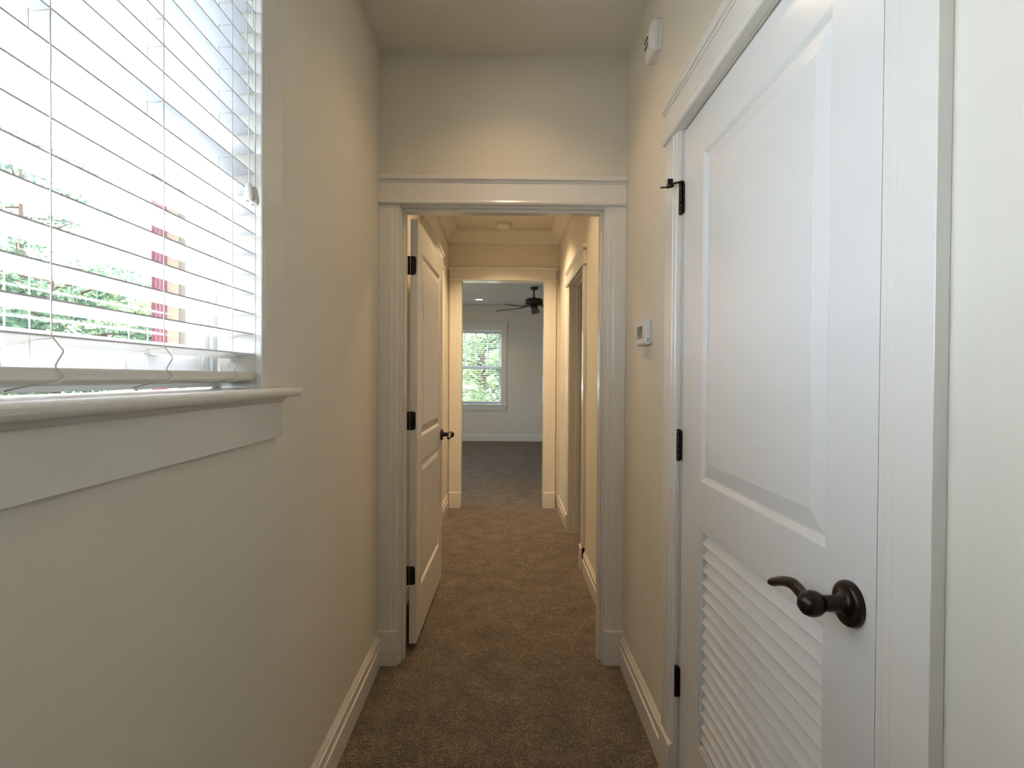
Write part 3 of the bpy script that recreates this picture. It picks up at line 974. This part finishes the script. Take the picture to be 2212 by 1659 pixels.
# smoke alarm, right wall
al = empty('smoke_alarm', (R, 1.985, 2.49))
tag(al, 'off-white chamfered smoke alarm high on the wall above the thermostat', 'smoke alarm')
AY0, AY1, AZ0, AZ1 = 1.934, 2.046, 2.437, 2.553
def alarm_ring(ins, x, c=0.014):
    y0, y1, z0, z1 = AY0 + ins, AY1 - ins, AZ0 + ins, AZ1 - ins
    return [(x, y0, z0 + 0.003), (x, y0 + 0.003, z0), (x, y1 - c, z0), (x, y1, z0 + c), (x, y1, z1 - c), (x, y1 - c, z1), (x, y0 + c * 1.6, z1), (x, y0, z1 - c * 0.8)]
def rings_mesh(rings):
    b = MB(); k = len(rings[0])
    for r in rings: b.v += r
    for j in range(len(rings) - 1):
        for i in range(k):
            i2 = (i + 1) % k
            b.face((j * k + i, j * k + i2, (j + 1) * k + i2, (j + 1) * k + i))
    b.face(list(range(k))); b.face([(len(rings) - 1) * k + i for i in range(k)])
    return b
rings_mesh([alarm_ring(0.0, R), alarm_ring(0.0, R - 0.012)]).obj('base', 'plastic', al, 0.001, 1)
rings_mesh([alarm_ring(0.001, R - 0.0132), alarm_ring(0.0005, R - 0.026), alarm_ring(0.003, R - 0.031), alarm_ring(0.022, R - 0.0385), alarm_ring(0.030, R - 0.040)]).obj('cover', 'plastic', al, 0.001, 2)
box('seam', 'plate', al, R - 0.0133, R - 0.0119, AY0 + 0.003, AY1 - 0.003, AZ0 + 0.003, AZ1 - 0.003)
gc = Vector((R - 0.0402, 1.995, 2.490))
for k in range(4):
    a0 = k * math.pi / 2 + 0.25; a1 = a0 + math.pi / 2 - 0.5
    pts = []
    for i in range(7):
        a = a0 + (a1 - a0) * i / 6
        pts.append((gc.y + 0.024 * math.cos(a), gc.z + 0.024 * math.sin(a)))
    for i in range(7):
        a = a1 - (a1 - a0) * i / 6
        pts.append((gc.y + 0.009 * math.cos(a), gc.z + 0.009 * math.sin(a)))
    MB().prism(pts, lambda u, v, t: (t, u, v), gc.x - 0.0006, gc.x + 0.0008).obj('sounder_slot', 'slot', al)
# ceiling alarm, second hall section
ca = empty('ceiling_alarm', (-0.018, 5.225, H))
tag(ca, 'round white alarm on the ceiling in front of the bedroom doorway', 'smoke alarm')
MB().lathe([(0.073, 0.0), (0.073, -0.009), (0.071, -0.010)], (-0.018, 5.225, H), (0, 0, 1), 40).obj('base', 'plastic', ca)
MB().lathe([(0.069, -0.010), (0.067, -0.038), (0.060, -0.046), (0.035, -0.050), (0.005, -0.051)], (-0.018, 5.225, H), (0, 0, 1), 40).obj('cover', 'plastic', ca)

def wall_plate(name, label, cat, F, a, z, kind):
    e = empty(name, F(a, 0, z))
    tag(e, label, cat)
    w, h = (0.040, 0.060)
    def bb(nm, mt, a0, a1, d0, d1, z0, z1, bev=0.0015):
        p, q = F(a0, d0, z0), F(a1, d1, z1)
        return MB().box(p[0], q[0], p[1], q[1], p[2], q[2]).obj(nm, mt, e, bev, 2)
    bb('plate', 'plate', a - w, a + w, 0, 0.006, z - h, z + h)
    if kind == 'outlet':
        for s in (-1, 1):
            so = bb('socket', 'plate', a - 0.016, a + 0.016, 0.004, 0.0085, z + s * 0.022 - 0.014, z + s * 0.022 + 0.014)
            for dx in (-0.006, 0.006):
                p, q = F(a + dx - 0.0015, 0.0083, z + s * 0.022 - 0.004), F(a + dx + 0.0015, 0.0088, z + s * 0.022 + 0.006)
                MB().box(p[0], q[0], p[1], q[1], p[2], q[2]).obj('socket_slot', 'slot', so)
    else:
        bb('rocker' if kind == 'rocker' else 'toggle', 'plastic', a - 0.005, a + 0.005, 0.004, 0.017, z - 0.004, z + 0.012)
    return e
wall_plate('power_outlet', 'white outlet plate low on the bedroom end wall', 'outlet', lambda a, d, z: (a, BK - d, z), 0.428, 0.358, 'outlet')
wall_plate('light_switch', 'white light switch plate beside the open side doorway', 'light switch', lambda a, d, z: (R - d, a, z), 5.11, 1.097, 'toggle')
wall_plate('light_switch', 'white light switch plate past the open cream door', 'light switch', lambda a, d, z: (L + d, a, z), 5.03, 1.247, 'toggle')

# ------------------------------------------------------------------ ceiling fan
FX, FY = 0.463, 8.9
fan = empty('ceiling_fan', (FX, FY, H))
tag(fan, 'black five-blade ceiling fan hanging from the bedroom ceiling', 'ceiling fan')
MB().lathe([(0.066, H), (0.066, H - 0.010), (0.058, H - 0.035), (0.030, H - 0.048), (0.014, H - 0.050)], (FX, FY, 0), (0, 0, 1), 32).obj('canopy', 'fan', fan)
MB().lathe([(0.0125, H - 0.045), (0.0125, 2.575)], (FX, FY, 0), (0, 0, 1), 16).obj('downrod', 'fan', fan)
MB().lathe([(0.014, 2.592), (0.022, 2.578), (0.050, 2.564), (0.120, 2.552), (0.138, 2.540), (0.140, 2.470), (0.130, 2.455), (0.070, 2.450)], (FX, FY, 0), (0, 0, 1), 40).obj('motor_housing', 'fan', fan)
MB().lathe([(0.060, 2.452), (0.060, 2.405), (0.052, 2.392), (0.010, 2.390)], (FX, FY, 0), (0, 0, 1), 32).obj('switch_cup', 'fan', fan)
for k in range(5):
    an = math.radians(156 + 72 * k)
    dv = Vector((math.cos(an), math.sin(an), 0)); sv = Vector((-math.sin(an), math.cos(an), 0))
    o0 = Vector((FX, FY, 0))
    def pt(r, s, z): return tuple(o0 + dv * r + sv * s + Vector((0, 0, z)))
    ir = MB()
    ir.tube([pt(0.085, 0, 2.446), pt(0.14, 0, 2.432), pt(0.19, 0, 2.424), pt(0.25, 0, 2.418)], [(0.005, 0.020), (0.005, 0.014), (0.005, 0.022), (0.004, 0.034)], 10, flat=(0, 0, 1))
    blade_iron = ir.obj('blade_iron', 'fan', fan)
    prof = [(0.20, 0.050), (0.25, 0.056), (0.45, 0.066), (0.60, 0.068), (0.645, 0.056), (0.66, 0.03)]
    b = MB(); pts = []
    pt_tw = math.tan(math.radians(12))
    outline = [(r, s) for r, s in prof] + [(r, -s) for r, s in reversed(prof)]
    n = len(outline)
    for dz in (0.003, -0.003):
        for r, s in outline:
            b.v.append(pt(r, s, 2.414 - 0.055 * (r - 0.2) - s * pt_tw + dz))
    b.face(list(range(n))); b.face([2 * n - 1 - i for i in range(n)])
    for i in range(n):
        j = (i + 1) % n
        b.face((i, j, n + j, n + i))
    bo = b.obj('fan_blade', 'blade', fan)

# ------------------------------------------------------------------ recessed lights
def can_light(x, y, power, col, label, group=None, r=0.07, spread=120, estr=None):
    e = empty('recessed_light', (x, y, H))
    tag(e, label, 'ceiling light', None, group)
    MB().lathe([(r + 0.018, -0.0002), (r + 0.018, -0.003), (r + 0.010, -0.006), (r, -0.006), (r, -0.0015)], (x, y, H), (0, 0, 1), 40).obj('trim_ring', 'vinyl', e)
    MB().lathe([(r - 0.001, -0.0008), (r - 0.001, -0.0030), (r * 0.5, -0.0032)], (x, y, H), (0, 0, 1), 40).obj('lens', 'lens', e)
    li = bpy.data.lights.new('recessed_lamp', 'AREA')
    li.shape = 'DISK'
    li.size = 2 * r
    li.energy = power
    li.color = col
    li.spread = math.radians(spread)
    lo = bpy.data.objects.new('recessed_lamp', li)
    C.objects.link(lo)
    lo.parent = e
    lo.location = (0, 0, -0.008)
    return e
WARM = (1.0, 0.63, 0.31)
WARM2 = (1.0, 0.74, 0.48)
WARM3 = (1.0, 0.71, 0.42)
can_light(0.012, 2.03, LAMP_HALL, WARM, 'warm recessed ceiling light over the near hallway above the closet door')
can_light(0.0, 3.22, LAMP_HALL_FAR, WARM3, 'warm recessed ceiling light just past the first doorway')
can_light(0.0, 4.75, LAMP_HALL_END, WARM3, 'warm recessed ceiling light before the bedroom doorway')
can_light(-0.484, 10.344, LAMP_BED, WARM2, 'glowing recessed light in the bedroom ceiling before the window')

# ------------------------------------------------------------------ outdoors
gd = tag(box('ground', 'ground', None, -40, 30, -20, 45, -0.75, -0.55), 'grey sunlit paving outside the house', 'ground', 'structure')
tag(box('bounce_slab', 'bounce_slab', None, -9.0, BLX - 0.2, D2 - 0.5, BK + 2.0, -0.55, -0.42), 'unseen pale slab added outside to bounce sunlight into the bedroom', 'bounce_slab', 'structure')  # unseen reflector added to lift the bedroom ceiling
ev = MB()
ev.prism([(-0.765, 2.55), (-1.48, 2.52), (-1.48, 2.68), (-0.765, 3.0)], lambda u, v, t: (u, t, v), NEAR - 0.5, D2 - 0.4)
ev.prism([(BLX - 0.2, 2.55), (BLX - 1.2, 2.48), (BLX - 1.2, 2.64), (BLX - 0.2, 3.05)], lambda u, v, t: (u, t, v), D2 - 0.2, BK + 0.6)  # unseen overhang added to keep sun off the bedroom floor
tag(ev.obj('roof_eave', 'white'), 'unseen white boxed roof eave, its bedroom run added to block sun', 'eave', 'structure')

def leaves(b, c, rad, n, size, rnd, squash=1.0, hole=0.0):
    for _ in range(n):
        while True:
            p = Vector((rnd.uniform(-1, 1), rnd.uniform(-1, 1), rnd.uniform(-1, 1)))
            if p.length <= 1: break
        p = Vector((p.x * rad, p.y * rad, p.z * rad * squash)) + Vector(c)
        a = Vector((rnd.uniform(-1, 1), rnd.uniform(-1, 1), rnd.uniform(-0.6, 0.6))).normalized()
        q = Vector((rnd.uniform(-1, 1), rnd.uniform(-1, 1), rnd.uniform(-1, 1)))
        q = (q - a * q.dot(a)).normalized()
        s = size * rnd.uniform(0.6, 1.3)
        k = len(b.v)
        b.v += [tuple(p - a * s), tuple(p + q * s * 0.38), tuple(p + a * s), tuple(p - q * s * 0.38)]
        b.face((k, k + 1, k + 2, k + 3))

def tree(name, label, base, height, crown, mat, leaf, seed, group='trees outside the windows', nbr=16, per=130, tr=0.10):
    rnd = random.Random(seed)
    bx_, by_, bz_ = base
    e = empty(name, base)
    tag(e, label, 'tree', None, group)
    tb = MB().tube([(bx_, by_, bz_), (bx_ + 0.05, by_, bz_ + height * 0.4), (bx_ - 0.03, by_ + 0.04, bz_ + height * 0.92)], [tr, tr * 0.7, tr * 0.25], 8)
    br = MB(); fo = MB()
    for i in range(nbr):
        t = 0.25 + 0.75 * (i + 0.5) / nbr
        a = i * 2.4 + rnd.uniform(-0.4, 0.4)
        ln = crown * (1.15 - 0.65 * abs(t - 0.55) * 1.6) * rnd.uniform(0.75, 1.15)
        p0 = Vector((bx_, by_, bz_ + height * t * 0.92))
        p1 = p0 + Vector((math.cos(a) * ln, math.sin(a) * ln, rnd.uniform(-0.05, 0.35) * ln))
        br.tube([tuple(p0), tuple(p0.lerp(p1, 0.5) + Vector((0, 0, 0.06))), tuple(p1)], [tr * 0.3, tr * 0.18, tr * 0.06], 5)
        for j in range(4):
            c = p0.lerp(p1, 0.35 + 0.22 * j) + Vector((rnd.uniform(-.12, .12), rnd.uniform(-.12, .12), rnd.uniform(-.1, .1)))
            leaves(fo, c, crown * 0.27, per // 4, leaf, rnd, 0.5)
    tb.obj('trunk', 'bark', e)
    br.obj('branches', 'bark', e)
    f = fo.obj('foliage', mat, e)
    f['kind'] = 'stuff'
    return e
G = -0.55
tree('conifer_tree', 'feathery green conifer filling the lower half of the near window', (-6.6, 8.2, G), 3.5, 1.5, 'leaf_a', 0.075, 3, nbr=26, per=360)
tree('conifer_tree', 'sparse tall tree whose branch tips cross the upper near window', (-11.2, 13.0, G), 8.2, 2.1, 'leaf_a', 0.10, 5, nbr=26, per=140)
tree('leafy_tree', 'broad pale green tree farther back in the near window', (-14.5, 22.0, G), 5.2, 2.4, 'leaf_b', 0.13, 8, nbr=22, per=300)
tree('leafy_tree', 'bright green leafy tree close behind the bedroom window blind', (-0.6, 14.4, G), 4.6, 1.5, 'leaf_b', 0.075, 11, nbr=36, per=300)
tree('leafy_tree', 'larger green tree standing farther back behind the bedroom window blind', (-0.9, 20.5, G), 6.6, 2.3, 'leaf_b', 0.11, 12, nbr=40, per=300)
# neighbour house
hs = empty('neighbour_house', (-17.0, 15.0, G))
tag(hs, 'tan sided house with white trim glimpsed low in the near window', 'house')
box('house_wall', 'siding', hs, -22.0, -17.0, 11.0, 17.9, G, 3.35)
rf = MB().prism([(-22.6, 3.35), (-16.4, 3.35), (-19.5, 5.6)], lambda u, v, t: (u, t, v), 10.6, 18.3).obj('roof', 'roof', hs)
box('fascia', 'white', hs, -16.5, -16.3, 10.6, 18.3, 3.22, 3.42)
for y in (12.2, 14.6, 16.6):
    f = box('window_frame', 'white', hs, -17.0, -16.93, y - 0.5, y + 0.5, 0.9, 2.4)
    box('pane', 'lcd', f, -16.93, -16.915, y - 0.42, y + 0.42, 0.98, 2.32)
